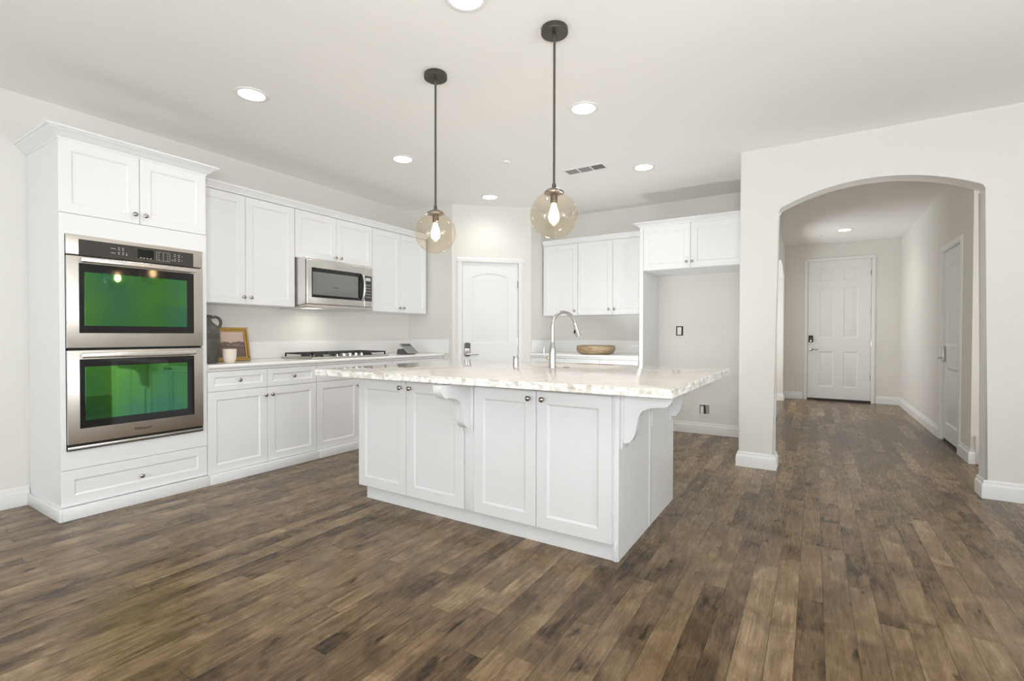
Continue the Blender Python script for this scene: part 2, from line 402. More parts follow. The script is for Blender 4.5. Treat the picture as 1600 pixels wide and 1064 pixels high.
# pantry corner: short return, diagonal wall with the door opening, short return
PW = thing('wall_pantry', 'diagonal corner wall holding the arched-panel pantry door', 'wall', (P1[0], P1[1], 0), math.atan2(P2[1]-P1[1], P2[0]-P1[0])); PW['kind'] = 'structure'
PANG = PW.rotation_euler.z; PLEN = math.hypot(P2[0]-P1[0], P2[1]-P1[1])
D0, D1, DH = 0.14, 0.843, 2.035
bpy.data.objects.remove(PW)
b = L()
b.box(XW, P1[0]+0.02, 4.65, 4.73, 0, H)
def pl(p, off=0.0):   # point on the diagonal wall, p along it, off behind it
    c, s = math.cos(PANG), math.sin(PANG); return (P1[0]+p*c-off*s, P1[1]+p*s+off*c)
for a0, a1, z0, z1 in ((0, D0-0.02, 0, H), (D1+0.02, PLEN, 0, H), (D0-0.02, D1+0.02, DH+0.02, H)):
    b.prism([pl(a0), pl(a1), pl(a1, .1), pl(a0, .1)], 'z', z0, z1)
b.box(P2[0]-0.09, P2[0], P2[1], YF, 0, H)
struct(b.build('wall_pantry', M['wall'], smooth=0), 'diagonal corner wall holding the arched-panel pantry door', 'wall')
# arched wall (front plane YA): one solid with the arched opening
AX0, AX1, AZ, AR = -0.281, 1.031, 2.20, 0.168
poly = [(-0.562, 0), (AX0, 0), (AX0, AZ)]
arc = arch_rect(AX0, AX1, 0, AZ, AR, 40)[2:]
poly += arc[::-1][1:-1] + [(AX1, AZ), (AX1, 0), (XR, 0), (XR, H), (-0.562, H)]
b = L().prism(poly, 'y', YA, YA+TA)
es = [e for e in b.bm.edges if abs(e.verts[0].co.y-e.verts[1].co.y) < 1e-5 and all(AX0-1e-4 <= v.co.x <= AX1+1e-4 and v.co.z < 2.5 for v in e.verts)
      and not all(v.co.z < 1e-4 for v in e.verts)]
es += [e for e in b.bm.edges if all(abs(v.co.x+0.562) < 1e-4 and abs(v.co.y-YA) < 1e-4 for v in e.verts)]
bmesh.ops.bevel(b.bm, geom=es, offset=0.018, segments=4, profile=0.5, affect='EDGES')
struct(b.build('wall_arch', M['wall'], smooth=50), 'white wall pierced by the wide archway to the entry hall', 'wall')
# hall walls
poly = [(YA+TA, 0), (8.0, 0), (8.0, 2.13)] + arch_rect(8.0, 9.7, 0, 2.13, 0.2, 16)[2:][::-1][1:-1] + [(9.7, 2.13), (9.7, 0), (HY, 0), (HY, H), (YA+TA, H)]
struct(L().prism(poly, 'x', HX0-0.12, HX0).build('wall_hall_left', M['wall'], smooth=50), 'narrow strip of hall wall just inside the arch on the left', 'wall')
struct(L().box(-2.4, HX0-0.12, 9.7, HY, 0, H).box(-2.52, -2.4, YF+0.12, HY, 0, H).build('wall_side_room', M['wall']), 'pier and wall beyond the side opening of the hall', 'wall')
FD0, FD1, FDH = -0.105, 0.812, 2.445     # front door
b = L().box(HX0-2, FD0-0.02, HY, HY+0.14, 0, H).box(FD1+0.02, HX1+0.15, HY, HY+0.14, 0, H).box(FD0-0.02, FD1+0.02, HY, HY+0.14, FDH+0.02, H)
struct(b.build('wall_hall_end', M['wall']), 'end wall of the hall around the entry door', 'wall')
CD0, CD1, CDH = 6.28, 7.06, 2.055        # closet door in the hall's right wall
YR = 5.865
b = L().box(HX1, HX1+0.12, YR, CD0-0.02, 0, H).box(HX1, HX1+0.12, CD1+0.02, HY, 0, H).box(HX1, HX1+0.12, CD0-0.02, CD1+0.02, CDH+0.02, H)
b.box(HX1+0.12, XR, YR, YR+0.12, 0, H)
struct(b.build('wall_hall_right', M['wall']), 'long right-hand wall of the entry hall', 'wall')
# room behind the camera: back and right walls with glazed openings, the right one added for side light
b = L().box(XW-0.12, -3.4, YB-0.12, YB, 0, H).box(1.0, XR+0.12, YB-0.12, YB, 0, H).box(-3.4, 1.0, YB-0.12, YB, 2.4, H)
struct(b.build('wall_back', M['wall']), 'back wall of the living area with sliding doors', 'wall')
b = L().box(XR, XR+0.12, YB, -1.7, 0, H).box(XR, XR+0.12, 2.9, YR, 0, H).box(XR, XR+0.12, -1.7, 2.9, 2.5, H).box(XR, XR+0.12, -1.7, 2.9, 0, 0.4)
struct(b.build('wall_right', M['wall']), 'right wall of the living area with a wide added window', 'wall')
def window(name, along, a0, a1, z0, z1, at, n):
    b = L(); t = 0.05
    def bx(p0, p1, q0, q1):
        if along == 'x': b.box(p0, p1, at-0.03, at+0.03, q0, q1)
        else: b.box(at-0.03, at+0.03, p0, p1, q0, q1)
    bx(a0, a1, z0, z0+t); bx(a0, a1, z1-t, z1)
    for k in range(n+1):
        p = a0 + (a1-a0-t)*k/n; bx(p, p+t, z0+t, z1-t)
    f = struct(b.build(name, M['trim']), 'unseen white framed window', 'window')
    g = L()
    if along == 'x': g.box(a0+t, a1-t, at-0.004, at+0.004, z0+t, z1-t)
    else: g.box(at-0.004, at+0.004, a0+t, a1-t, z0+t, z1-t)
    g.build('pane', M['pane'], f)
window('window_1', 'x', -3.4, 1.0, 0.02, 2.4, YB-0.06, 3)
window('added_window_2', 'y', -1.7, 2.9, 0.4, 2.5, XR+0.06, 4)  # window out of view, added to let side light in

# ---- baseboards
BB = [(0, 0), (0.018, 0), (0.018, 0.085), (0.015, 0.098), (0.009, 0.104), (0.0085, 0.118), (0.004, 0.128), (0, 0.128)]
def baseboard(name, label, *paths, prof=BB):
    b = L()
    for p in paths: b.sweep(p, prof)
    struct(b.build(name, M['trim']), label, 'baseboard')
baseboard('baseboard_left', 'white baseboard left of the oven cabinet', [(XW, YB), (XW, 1.05)])
baseboard('baseboard_alcove', 'white baseboard across the empty fridge alcove', [(-1.612, YF), (-0.582, YF)])
baseboard('baseboard_column', 'white baseboard wrapping the column left of the arch', [(-0.562, YA+TA), (-0.562, YA), (AX0, YA), (AX0, YA+TA), (HX0, YA+TA), (HX0, 8.0)])
baseboard('baseboard_right', 'white baseboard right of the archway', [(AX1, YA+TA), (AX1, YA), (XR, YA)])
baseboard('baseboard_entry', 'white baseboard along the entry hall', [(-1.2, 9.7), (HX0, 9.7), (HX0, HY), (FD0-0.075, HY)], [(FD1+0.075, HY), (HX1, HY), (HX1, CD1+0.075)], [(HX1, CD0-0.075), (HX1, YR), (HX1+0.03, YR)])
b = L().box(HX1+0.03, XR, YR-0.02, YR, 0, 0.255, 0.004); struct(b.build('trim_1', M['trim']), 'tall skirting just behind the arch on the right', 'trim')

# ---- doors
def casing(name, label, W, Hh, loc, rot, w=0.062):
    r = [(0.0, -0.0), (0.0, -0.010), (0.012, -0.017), (0.045, -0.017), (0.055, -0.011), (w, -0.009), (w, 0.0)]
    b = L()
    for x, s in ((0, -1), (W, 1)):
        b.prism([(x+s*d, y) for d, y in r], 'z', 0, Hh)
    b.prism([(y, Hh+d) for d, y in r], 'x', -w, W+w)
    # head profile is in (y, z): rebuild as a prism along x
    o = b.build(name, M['trim'], smooth=20); o.location = loc; o.rotation_euler = (0, 0, rot)
    return struct(o, label, 'trim')
RAISED = ((0, 0), (0.006, 0.003), (0.016, 0.009), (0.03, 0.009), (0.055, 0.002))
def door(name, label, W, Hh, loops, loc, rot, z0=0.012):
    o = thing(name, label, 'door', loc, rot); o['kind'] = 'structure'
    L().panel(0.003, W-0.003, z0, Hh, 0.012, 0.04, loops, RAISED).build('slab', M['trim'], o, world=False, smooth=20)
    b = L()
    b.box(-0.0195, 0.0, 0.0, 0.14, 0, Hh+0.0195).box(W, W+0.0195, 0.0, 0.14, 0, Hh+0.0195).box(0, W, 0.0, 0.14, Hh, Hh+0.0195)
    b.box(0, 0.012, 0.0535, 0.075, 0, Hh).box(W-0.012, W, 0.0535, 0.075, 0, Hh).box(0.012, W-0.012, 0.0535, 0.075, Hh-0.012, Hh)
    b.build('jamb', M['trim'], o, world=False, smooth=0)
    return o
def hinges(o, x, zs):
    for z in zs:
        L().lathe([(0, -0.045), (0.007, -0.045), (0.007, 0.045), (0, 0.045)], (x, 0.004, z), seg=10).box(x-0.016, x, 0.008, 0.0125, z-0.045, z+0.045).build('hinge', M['nickel'], o, world=False)
def lever(o, x, z, s, ln, parent_name='handle'):
    b = L().lathe([(0, 0), (0.028, 0), (0.028, 0.008), (0.012, 0.012), (0.011, 0.05), (0, 0.05)], (x, 0.012, z), (0, -1, 0), 20)
    b.tube([(x, -0.036, z), (x+s*0.02, -0.04, z), (x+s*ln*0.6, -0.04, z-0.004), (x+s*ln, -0.036, z-0.002)], [0.011, 0.010, 0.008, 0.007], 10)
    return b.build(parent_name, M['chrome'], o, world=False)
two_panel = lambda W: [arch_rect(0.126, W-0.126, 1.037, 1.855, 0.05), rect(0.126, W-0.126, 0.20, 0.80)]
# pantry door
W2 = D1-D0
dl = pl(D0)
pd = door('door_2', 'white arched-panel pantry door on the diagonal wall with keypad lever lock', W2, DH, two_panel(W2), (dl[0], dl[1], 0), PANG)
casing('trim_2', 'white casing around the pantry door', W2, DH, (dl[0], dl[1], 0), PANG)
hinges(pd, W2+0.003, (1.77, 1.06, 0.25))
b = L().box(0.028, 0.102, -0.012, 0.012, 0.876, 1.046, 0.02, 4); lk = b.build('lock_plate', M['chrome'], pd, world=False)
L().box(0.034, 0.096, -0.020, -0.0115, 0.972, 1.042, 0.004).build('keypad', M['dgrey'], lk, world=False)
lever(pd, 0.066, 0.905, 1, 0.135)
# entry door
W1 = FD1-FD0
six = []
for x0, x1 in ((0.18, 0.39), (W1-0.39, W1-0.18)):
    six += [rect(x0, x1, 0.24, 0.86), rect(x0, x1, 1.10, 1.975), rect(x0, x1, 2.10, 2.32)]
fd = door('door_1', 'white six-panel entry door at the end of the hall', W1, FDH, six, (FD0, HY, 0), 0, z0=0.035)
casing('trim_3', 'white casing around the entry door', W1, FDH, (FD0, HY, 0), 0, 0.055)
hinges(fd, W1+0.002, (2.2, 1.55, 1.0, 0.42))
b = L().box(0.018, 0.085, -0.018, 0.012, 1.02, 1.14, 0.012, 3); kp = b.build('keypad_deadbolt', M['black'], fd, world=False)
L().lathe([(0, 0), (0.014, 0), (0.012, 0.006), (0, 0.006)], (0.052, -0.018, 1.045), (0, -1, 0), 14).build('key_cylinder', M['nickel'], kp, world=False)
lever(fd, 0.055, 0.895, 1, 0.115)
L().lathe([(0, 0), (0.012, 0), (0.010, 0.006), (0, 0.006)], (W1/2, 0.012, 1.51), (0, -1, 0), 14).build('peephole', M['plug'], fd, world=False)
L().box(0, W1, -0.02, 0.1, 0.0, 0.03).build('threshold', M['dark'], fd, world=False)
# closet door on the hall's right wall
W3 = CD1-CD0
cd = door('door_3', 'white two-panel side door in the right hall wall', W3, CDH, two_panel(W3), (HX1, CD1, 0), -PI/2, z0=0.03)
casing('trim_4', 'white casing around the side door in the hall', W3, CDH, (HX1, CD1, 0), -PI/2)
hinges(cd, W3+0.002, (1.83, 1.06, 0.30))
b = L().box(0.035, 0.105, -0.010, 0.012, 0.86, 1.03, 0.012, 3); b.build('lock_plate', M['chrome'], cd, world=False)
lever(cd, 0.07, 0.90, -1, 0.02)
b = L().box(0, W3, 0.02, 0.09, 0.0, 0.022); b.build('threshold', M['dark'], cd, world=False)

# ------------------------------------------------------------------ cabinets
SHAKER = ((0, 0), (0.003, 0.0035), (0.006, 0.0045), (0.010, 0.0085))
KNOB = [(0, 0), (0.0085, 0), (0.0085, 0.002), (0.005, 0.005), (0.0045, 0.014), (0.009, 0.018), (0.0145, 0.022), (0.0150, 0.025), (0.012, 0.0285), (0.006, 0.0305), (0, 0.031)]
def knob(parent, x, z, y=-0.02, mat='nickel'):
    L().lathe(KNOB, (x, y, z), (0, -1, 0), 18).build('knob', M[mat], parent, world=False)
def front(root, kind, x0, x1, z0, z1, knobs=(), rail=0.062, mat='cab'):
    r = rail if kind == 'door' else min(rail, (z1-z0)*0.28)
    o = L().panel(x0, x1, z0, z1, -0.02, 0.019, [rect(x0+rail, x1-rail, z0+r, z1-r)], SHAKER).build(kind, M[mat], root, world=False, smooth=20)
    for kx, kz in knobs: knob(o, kx, kz)
    return o
def carcass(root, W, D, z0, z1, mat='cab'):
    return L().box(0, W, 0, D, z0, z1, 0.001, 1).build('carcass', M[mat], root, world=False, smooth=0)
G = 0.0018
LROT = PI/2

# tall oven cabinet
OX, OY, OW = -3.92, 1.055, 0.842
oc = thing('oven_cabinet', 'tall white cabinet built around the stainless double oven', 'cabinet', (OX, OY, 0), LROT)
b = L()
b.box(0, 0.02, 0, 0.568, 0.0, 2.345).box(OW-0.02, OW, 0, 0.568, 0.0, 2.345).box(0.02, OW-0.02, 0.55, 0.568, 0, 2.345)
b.box(0.02, OW-0.02, 0, 0.55, 1.80, 2.345).box(0.02, OW-0.02, 0, 0.55, 0.0, 0.40)
b.build('carcass', M['cab'], oc, world=False, smooth=0)
b = L().box(0, OW, -0.02, -0.001, 1.764, 1.890).box(0, OW, -0.02, -0.001, 0.306, 0.4215).box(0, 0.026, -0.02, -0.001, 0.4215, 1.764).box(0.808, OW, -0.02, -0.001, 0.4215, 1.764)
b.build('oven_surround', M['cab'], oc, world=False, smooth=0)
front(oc, 'door', 0.0, 0.418, 1.893, 2.340, [(0.388, 1.953)]); front(oc, 'door', 0.4216, OW, 1.893, 2.340, [(0.449, 1.953)])
front(oc, 'drawer', 0, OW, 0.080, 0.3025, [(OW/2-0.006, 0.182)])
b = L().box(-0.003, OW, -0.052, -0.001, 0, 0.074, 0.003); b.box(-0.018, -0.0005, -0.052, 0.568, 0, 0.074, 0.003)
b.build('toe_kick', M['cab'], oc, world=False)
CROWN = [(0.0, 0.0), (0.004, 0.0), (0.006, 0.012), (0.014, 0.016), (0.024, 0.024), (0.040, 0.042), (0.052, 0.048), (0.056, 0.054), (0.066, 0.056), (0.066, 0.068), (0.0, 0.068)]
SMALLCROWN = [(0.0, 0.0), (0.004, 0.0), (0.005, 0.012), (0.012, 0.016), (0.020, 0.030), (0.032, 0.040), (0.036, 0.043), (0.040, 0.045), (0.040, 0.058), (0.0, 0.058)]
L().sweep([(XW+0.002, 1.055), (-3.90, 1.055), (-3.90, 1.897), (-4.09, 1.897)], CROWN, 2.336).build('crown_molding', M['cab'], oc, smooth=25)

# base cabinets on the oven wall
def base_unit(label, y0, y1, split, doorknobs, dk=True):
    Wd = y1-y0; c = thing('base_cabinet', label, 'cabinet', (-3.915, y0, 0), LROT, 'base cabinets on the cooktop wall')
    carcass(c, Wd, 0.57, 0.074, 0.8585)
    for x0, x1, kx in ((G, split-G, doorknobs[0]), (split+G, Wd-G, doorknobs[1])):
        front(c, 'drawer', x0, x1, 0.707, 0.857, [((x0+x1)/2, 0.784)] if dk else [], 0.045)
        front(c, 'door', x0, x1, 0.078, 0.703, [(kx, 0.640)])
    L().box(0, Wd, -0.05, 0.3, 0, 0.0735, 0.003).build('toe_kick', M['cab'], c, world=False)
base_unit('white base cabinet directly right of the oven, below the jug and framed picture', 1.900, 2.849, 0.4745, (0.452, 0.511))
base_unit('white base cabinet below the left part of the cooktop, its end behind the island', 2.852, 3.79, 0.49, (0.463, 0.518))
base_unit('white base cabinet in the corner beside the pantry, hidden behind the island', 3.793, 4.646, 0.42, (0.39, 0.45))

# countertop on the oven wall, moulded front edge
b = L()
OG = [(0.0, 0.0), (0.012, 0.0), (0.018, 0.006), (0.020, 0.016), (0.030, 0.020), (0.040, 0.028), (0.043, 0.036), (0.040, 0.046), (0.034, 0.052), (0.028, 0.054), (0.0, 0.054)]
lc = thing('countertop', 'white countertop with moulded edge along the cooktop wall', 'countertop', (-4.2, 1.9, 0.86))
b.box(XW+0.002, -3.912, 1.900, 4.648, 0.860, 0.914).sweep([(-3.912, 1.900), (-3.912, 4.648)], OG, 0.860)
b.build('slab', M['top'], lc, smooth=30)
b = L().box(XW+0.002, XW+0.021, 1.902, 4.647, 0.9145, 1.078, 0.004).box(XW+0.021, -3.80, 4.628, 4.647, 0.9145, 1.086, 0.004)
b.build('backsplash', M['top'], lc)

# wall cabinets on the oven wall
def wall_unit(name, label, loc, rot, Wd, D, z0, z1, splits, knobs, group, dz=0.0):
    c = thing(name, label, 'cabinet', loc, rot, group)
    carcass(c, Wd, D, z0, z1)
    xs = [0] + splits + [Wd]
    for i in range(len(xs)-1):
        front(c, 'door', xs[i]+G, xs[i+1]-G, z0+0.003, z1-0.006, [(k, z0+dz) for k in knobs if xs[i] < k < xs[i+1]])
    return c
ug = 'wall cabinets on the cooktop wall'
wall_unit('wall_cabinet', 'tall white wall cabinet between the oven cabinet and the microwave', (-4.162, 1.900, 0), LROT, 0.898, 0.325, 1.402, 2.330, [0.434], [0.411, 0.474], ug, 0.062)
wall_unit('wall_cabinet', 'short white wall cabinet right above the microwave', (-4.162, 2.801, 0), LROT, 0.938, 0.325, 1.872, 2.330, [0.467], [0.447, 0.513], ug, 0.052)
wall_unit('wall_cabinet', 'tall white wall cabinet between the microwave and the pantry corner', (-4.162, 3.742, 0), LROT, 0.872, 0.325, 1.402, 2.330, [0.427], [0.404, 0.470], ug, 0.055)
tag(L().sweep([(-4.142, 1.900), (-4.142, 4.614), (XW+0.002, 4.614)], SMALLCROWN, 2.331).build('crown_molding', M['cab'], smooth=25), 'white crown moulding along the top of the wall cabinets above the cooktop', 'moulding')

# far wall cabinets
fg = 'wall cabinets on the far wall'
wall_unit('wall_cabinet', 'narrow single-door wall cabinet nearest the pantry on the far wall', (-3.017, 5.638, 0), 0, 0.488, 0.318, 1.392, 2.300, [], [0.450], fg, 0.056)
wall_unit('wall_cabinet', 'two-door wall cabinet above the wooden bowl', (-2.527, 5.638, 0), 0, 0.866, 0.318, 1.392, 2.300, [0.457], [0.417, 0.485], fg, 0.062)
tag(L().sweep([(-3.017, 5.618), (-1.72, 5.618)], SMALLCROWN, 2.298).build('crown_molding', M['cab'], smooth=25), 'white crown moulding on the far wall cabinets beside the fridge cabinet', 'moulding')
fc = thing('fridge_cabinet', 'deep two-door white cabinet bridging the empty fridge alcove', 'cabinet', (-1.637, 5.358, 0))
L().box(0, 1.052, 0, 0.598, 1.855, 2.335).build('carcass', M['cab'], fc, world=False, smooth=0)
front(fc, 'door', 0.024, 0.521, 1.858, 2.330, [(0.486, 1.921)]); front(fc, 'door', 0.525, 1.050, 1.858, 2.330, [(0.544, 1.921)])
L().box(-0.018, 0.022, -0.02, 0.598, 0.0, 1.8545).box(-0.018, -0.0005, -0.02, 0.598, 1.8545, 2.335).box(-0.0005, 0.022, -0.02, -0.0005, 1.8545, 2.335).build('side_panel', M['cab'], fc, world=False, smooth=0)
L().sweep([(-1.655, YF-0.002), (-1.655, 5.338), (-0.585, 5.338)], CROWN[:4]+[(0.020, 0.022), (0.034, 0.034), (0.046, 0.038), (0.058, 0.040), (0.058, 0.050), (0.0, 0.050)], 2.330).build('crown_molding', M['cab'], fc, smooth=25)
bc = thing('base_cabinet', 'white base cabinet under the far wall counter behind the sink', 'cabinet', (-3.030, 5.345, 0))
carcass(bc, 1.368, 0.61, 0.10, 0.8585)
for k in range(3):
    x0, x1 = 0.456*k, 0.456*(k+1)
    front(bc, 'drawer', x0+G, x1-G, 0.707, 0.857, [((x0+x1)/2, 0.784)], 0.045)
    front(bc, 'door', x0+G, x1-G, 0.103, 0.703, [(x1-0.03 if k != 2 else x0+0.03, 0.64)])
L().box(0, 1.368, 0.05, 0.5, 0, 0.0995).build('toe_kick', M['cab'], bc, world=False)
fct = thing('countertop', 'white countertop on the far wall under the wooden bowl', 'countertop', (-2.34, 5.6, 0.86))
b = L().box(-3.032, -1.658, 5.342, YF-0.002, 0.860, 0.914).sweep([(-3.032, 5.342), (-1.658, 5.342)], OG, 0.860); b.build('slab', M['top'], fct, smooth=30)
L().box(-3.012, -1.658, YF-0.021, YF-0.002, 0.9145, 1.078, 0.004).box(-3.032, -3.0125, 5.33, YF-0.002, 0.9145, 1.078, 0.004).build('backsplash', M['top'], fct)

# ------------------------------------------------------------------ double wall oven
ov = thing('wall_oven', 'stainless double wall oven with green-reflecting glass doors', 'oven', (-3.90, 1.055, 0.422), LROT)
ov.location.z = 0.0
x0, x1 = 0.028, 0.806
L().box(x0+0.01, x1-0.01, 0.004, 0.50, 0.43, 1.755).build('body', M['gap'], ov, world=False, smooth=0)
# control panel
cp = L().box(x0, x1, -0.018, 0.003, 1.640, 1.763, 0.002).build('control_panel', M['steel'], ov, world=False)
tg = L().box(0.088, 0.744, -0.0205, -0.0181, 1.641, 1.738, 0.001, 1).build('touch_glass', M['panel'], cp, world=False)
L().box(0.399, 0.491, -0.0215, -0.0206, 1.660, 1.722).build('display', M['black'], tg, world=False)
b = L(); yb = (-0.0213, -0.0206)
def dash(x, z, w_=0.008, h_=0.004): b.box(x-w_/2, x+w_/2, yb[0], yb[1], z-h_/2, z+h_/2)
dash(0.263, 1.704, 0.026, 0.0025); dash(0.263, 1.675, 0.026, 0.0025)
for x in (0.294, 0.316): dash(x, 1.712); dash(x, 1.700); dash(x, 1.683); dash(x, 1.672)
dash(0.336, 1.672, 0.008, 0.006); dash(0.336, 1.684, 0.003)
b.build('printed_legend', M['mark'], tg, world=False, smooth=0); b = L()
for x in (0.415, 0.434, 0.454, 0.474): b.box(x-0.005, x+0.005, -0.0222, -0.0216, 1.6625, 1.6665)
b.build('printed_legend', M['mark'], tg, world=False, smooth=0); b = L()
for x in (0.523, 0.550, 0.577):
    for z in (1.709, 1.695, 1.681, 1.667): dash(x, z, 0.005, 0.0035)
for p in ((0.510, 0.590, 1.718, 1.719), (0.510, 0.590, 1.6575, 1.6585), (0.509, 0.510, 1.6575, 1.719), (0.590, 0.591, 1.6575, 1.719)): b.box(p[0], p[1], *yb, p[2], p[3])
for x in (0.622, 0.648): 
    for z in (1.712, 1.699, 1.682, 1.669): dash(x, z, 0.009, 0.004)
for z in (1.705, 1.675): dash(0.668, z, 0.004, 0.004)
dash(0.606, 1.672, 0.005, 0.006)
b.build('printed_legend', M['mark'], tg, world=False, smooth=0)
def oven_door(z0, z1, g0, g1, w0, w1, h0, h1):
    d = L().box(x0, x1, -0.024, -0.001, z0, z1, 0.003).build('door', M['steel'], ov, world=False)
    g = L().box(0.086, 0.743, -0.0268, -0.0241, g0, g1, 0.001, 1).build('glass', M['black'], d, world=False)
    L().box(0.113, 0.696, -0.0282, -0.0269, w0, w1, 0.0005, 1).build('window', M['green'], d, world=False)
    b = L().box(0.088, 0.744, -0.062, -0.046, h0, h1, 0.006, 3)
    for x in (0.115, 0.717): b.box(x-0.012, x+0.012, -0.047, -0.0242, h0+0.006, h1-0.006, 0.003)
    b.build('handle', M['steel_l'], d, world=False)
    return d
oven_door(1.060, 1.632, 1.153, 1.588, 1.199, 1.535, 1.594, 1.626)
ld = oven_door(0.463, 1.045, 0.557, 0.989, 0.606, 0.942, 0.998, 1.030)
L().box(x0, x1, -0.016, -0.001, 0.4235, 0.459).build('vent_slot', M['gap'], ov, world=False, smooth=0)
L().box(x0, x1, -0.022, -0.0162, 0.430, 0.448, 0.002).build('vent_trim', M['steel_l'], ov, world=False)
def text_mesh(body, name, mat, parent, size, loc, bold=0.0, italic=0.0):
    """flat lettering reading along +x, facing -y, in the parent's frame"""
    cu = bpy.data.curves.new(name, 'FONT'); cu.body = body; cu.size = size; cu.align_x = 'CENTER'; cu.align_y = 'CENTER'
    cu.extrude = 0.0004; cu.offset = bold; cu.shear = italic
    t = bpy.data.objects.new(name, cu); COL.objects.link(t)
    me = bpy.data.meshes.new_from_object(t.evaluated_get(bpy.context.evaluated_depsgraph_get()))
    bpy.data.objects.remove(t); me.name = name
    me.transform(Matrix.Translation(loc) @ Matrix.Rotation(PI/2, 4, 'X'))
    me.materials.clear(); me.materials.append(mat)
    o = bpy.data.objects.new(name, me); COL.objects.link(o); o.parent = parent
    return o
lg = text_mesh('Whirlpool', 'logo', M['logo'], ld, 0.024, (0.418, -0.0248, 0.510), 0.0004, 0.25)
bb_ = L().tube([(0.38+0.0025*k, -0.0246, 0.5035+0.0055*math.sin(k*0.42)) for k in range(30)], 0.0006, 6); bb_.build('logo_swirl', M['gold'], ld, world=False)

# ------------------------------------------------------------------ microwave
mw = thing('microwave', 'stainless over-the-range microwave hung above the cooktop', 'microwave', (-3.985, 2.815, 0), LROT)
MW = 0.785
L().box(0.0, MW, 0.026, 0.500, 1.425, 1.866, 0.003).build('body', M['steel_l'], mw, world=False)
L().box(0.002, MW-0.002, 0.0155, 0.0255, 1.43, 1.845).build('door_gap_shade', M['gap'], mw, world=False, smooth=0)  # black filler that paints the shaded gap behind the door
d = L().box(0.0, 0.668, -0.0, 0.015, 1.432, 1.845, 0.005, 3).build('door', M['steel_l'], mw, world=False)
L().box(0.050, 0.660, -0.003, -0.0003, 1.494, 1.774, 0.001, 1).build('glass', M['black'], d, world=False)
L().box(0.058, 0.590, -0.0042, -0.0032, 1.520, 1.735, 0.0004, 1).build('window', M['micro_glass'], d, world=False)
pts = [(0.632 + 0.020*math.cos(a)*0, -0.012 - 0.040*math.cos(a), 1.637 + 0.130*math.sin(a)) for a in [(-PI/2)+PI*k/12 for k in range(13)]]
L().tube(pts, [0.012]*13, 12).build('handle', M['steel_l'], d, world=False)
text_mesh('Whirlpool', 'logo', M['logo'], d, 0.016, (0.32, -0.0048, 1.601), 0.0002, 0.2)
c = L().box(0.671, MW, -0.0, 0.015, 1.432, 1.845, 0.005, 3).build('control_panel', M['steel_l'], mw, world=False)
kg = L().box(0.676, MW-0.012, -0.003, -0.0003, 1.494, 1.757, 0.001, 1).build('keypad', M['panel'], c, world=False)
L().box(0.690, 0.755, -0.0036, -0.0031, 1.705, 1.738).build('display', M['mark'], kg, world=False, smooth=0)
for i in range(3):
    for j in range(5): L().box(0.692+0.023*i, 0.706+0.023*i, -0.0036, -0.0031, 1.53+0.031*j, 1.541+0.031*j).build('button', M['vent'], kg, world=False, smooth=0)
b = L().box(0.01, MW-0.01, 0.03, 0.44, 1.398, 1.4245, 0.004).box(0.0, MW, -0.0, 0.0255, 1.405, 1.4285, 0.003)
b.build('bottom_vent', M['steel'], mw, world=False)
L().box(0.08, 0.24, 0.10, 0.22, 1.3965, 1.3979).build('cooktop_lamp', M['hoodlamp'], mw, world=False, smooth=0)
l = bpy.data.lights.new('cooktop_lamp_light', 'AREA'); l.size = 0.15; l.energy = 0.9; l.color = (1, 0.95, 0.86)
o = bpy.data.objects.new('cooktop_lamp_light', l); COL.objects.link(o); o.parent = mw; o.location = (0.36, 0.25, 1.39)

# ------------------------------------------------------------------ gas cooktop
ck = thing('gas_cooktop', 'stainless gas cooktop with black cast-iron grates', 'cooktop', (-4.2, 3.3, 0.9145))
cy0, cy1, cx0, cx1 = 2.835, 3.795, -4.42, -3.945
L().box(cx0, cx1, cy0, cy1, 0.9145, 0.930, 0.005, 3).build('plate', M['steel'], ck)
w3 = (cy1-cy0-0.05)/3
for i in range(3):
    a0 = cy0+0.025+w3*i+0.004; a1 = a0+w3-0.008; b = L(); zt = 0.968
    gx0, gx1 = cx0+0.03, (cx1-0.035 if i != 1 else cx1-0.12)
    for (p, q) in (((gx0, a0), (gx1, a0)), ((gx0, a1), (gx1, a1)), ((gx0, a0), (gx0, a1)), ((gx1, a0), (gx1, a1)), ((gx0, (a0+a1)/2), (gx1, (a0+a1)/2)), (((gx0+gx1)/2, a0), ((gx0+gx1)/2, a1)),
                   ((gx0+(gx1-gx0)*0.25, a0), (gx0+(gx1-gx0)*0.25, a1)), ((gx0+(gx1-gx0)*0.75, a0), (gx0+(gx1-gx0)*0.75, a1))):
        b.box(min(p[0], q[0])-0.006, max(p[0], q[0])+0.006, min(p[1], q[1])-0.006, max(p[1], q[1])+0.006, zt-0.014, zt)
    for x in (gx0, gx1):
        for y in (a0, a1): b.box(x-0.006, x+0.006, y-0.006, y+0.006, 0.9302, zt-0.013)
    b.build('grate', M['iron'], ck, smooth=0)
    for x in ((gx0+0.10, gx1-0.10) if i != 1 else ((gx0+gx1)/2,)):
        r = 0.045 if i != 1 else 0.06
        L().lathe([(0, 0.9302), (r, 0.9302), (r, 0.938), (r*0.8, 0.944), (r*0.75, 0.950), (0, 0.951)], (x, (a0+a1)/2, 0), seg=24).build('burner', M['iron'], ck)
for k in range(5):
    y = (cy0+cy1)/2 - 0.15 + 0.075*k
    L().lathe([(0, 0.9302), (0.024, 0.9302), (0.024, 0.934), (0.019, 0.936), (0.018, 0.956), (0.016, 0.958), (0, 0.958)], (cx1-0.055, y, 0), seg=20).build('control_knob', M['steel_l'], ck)

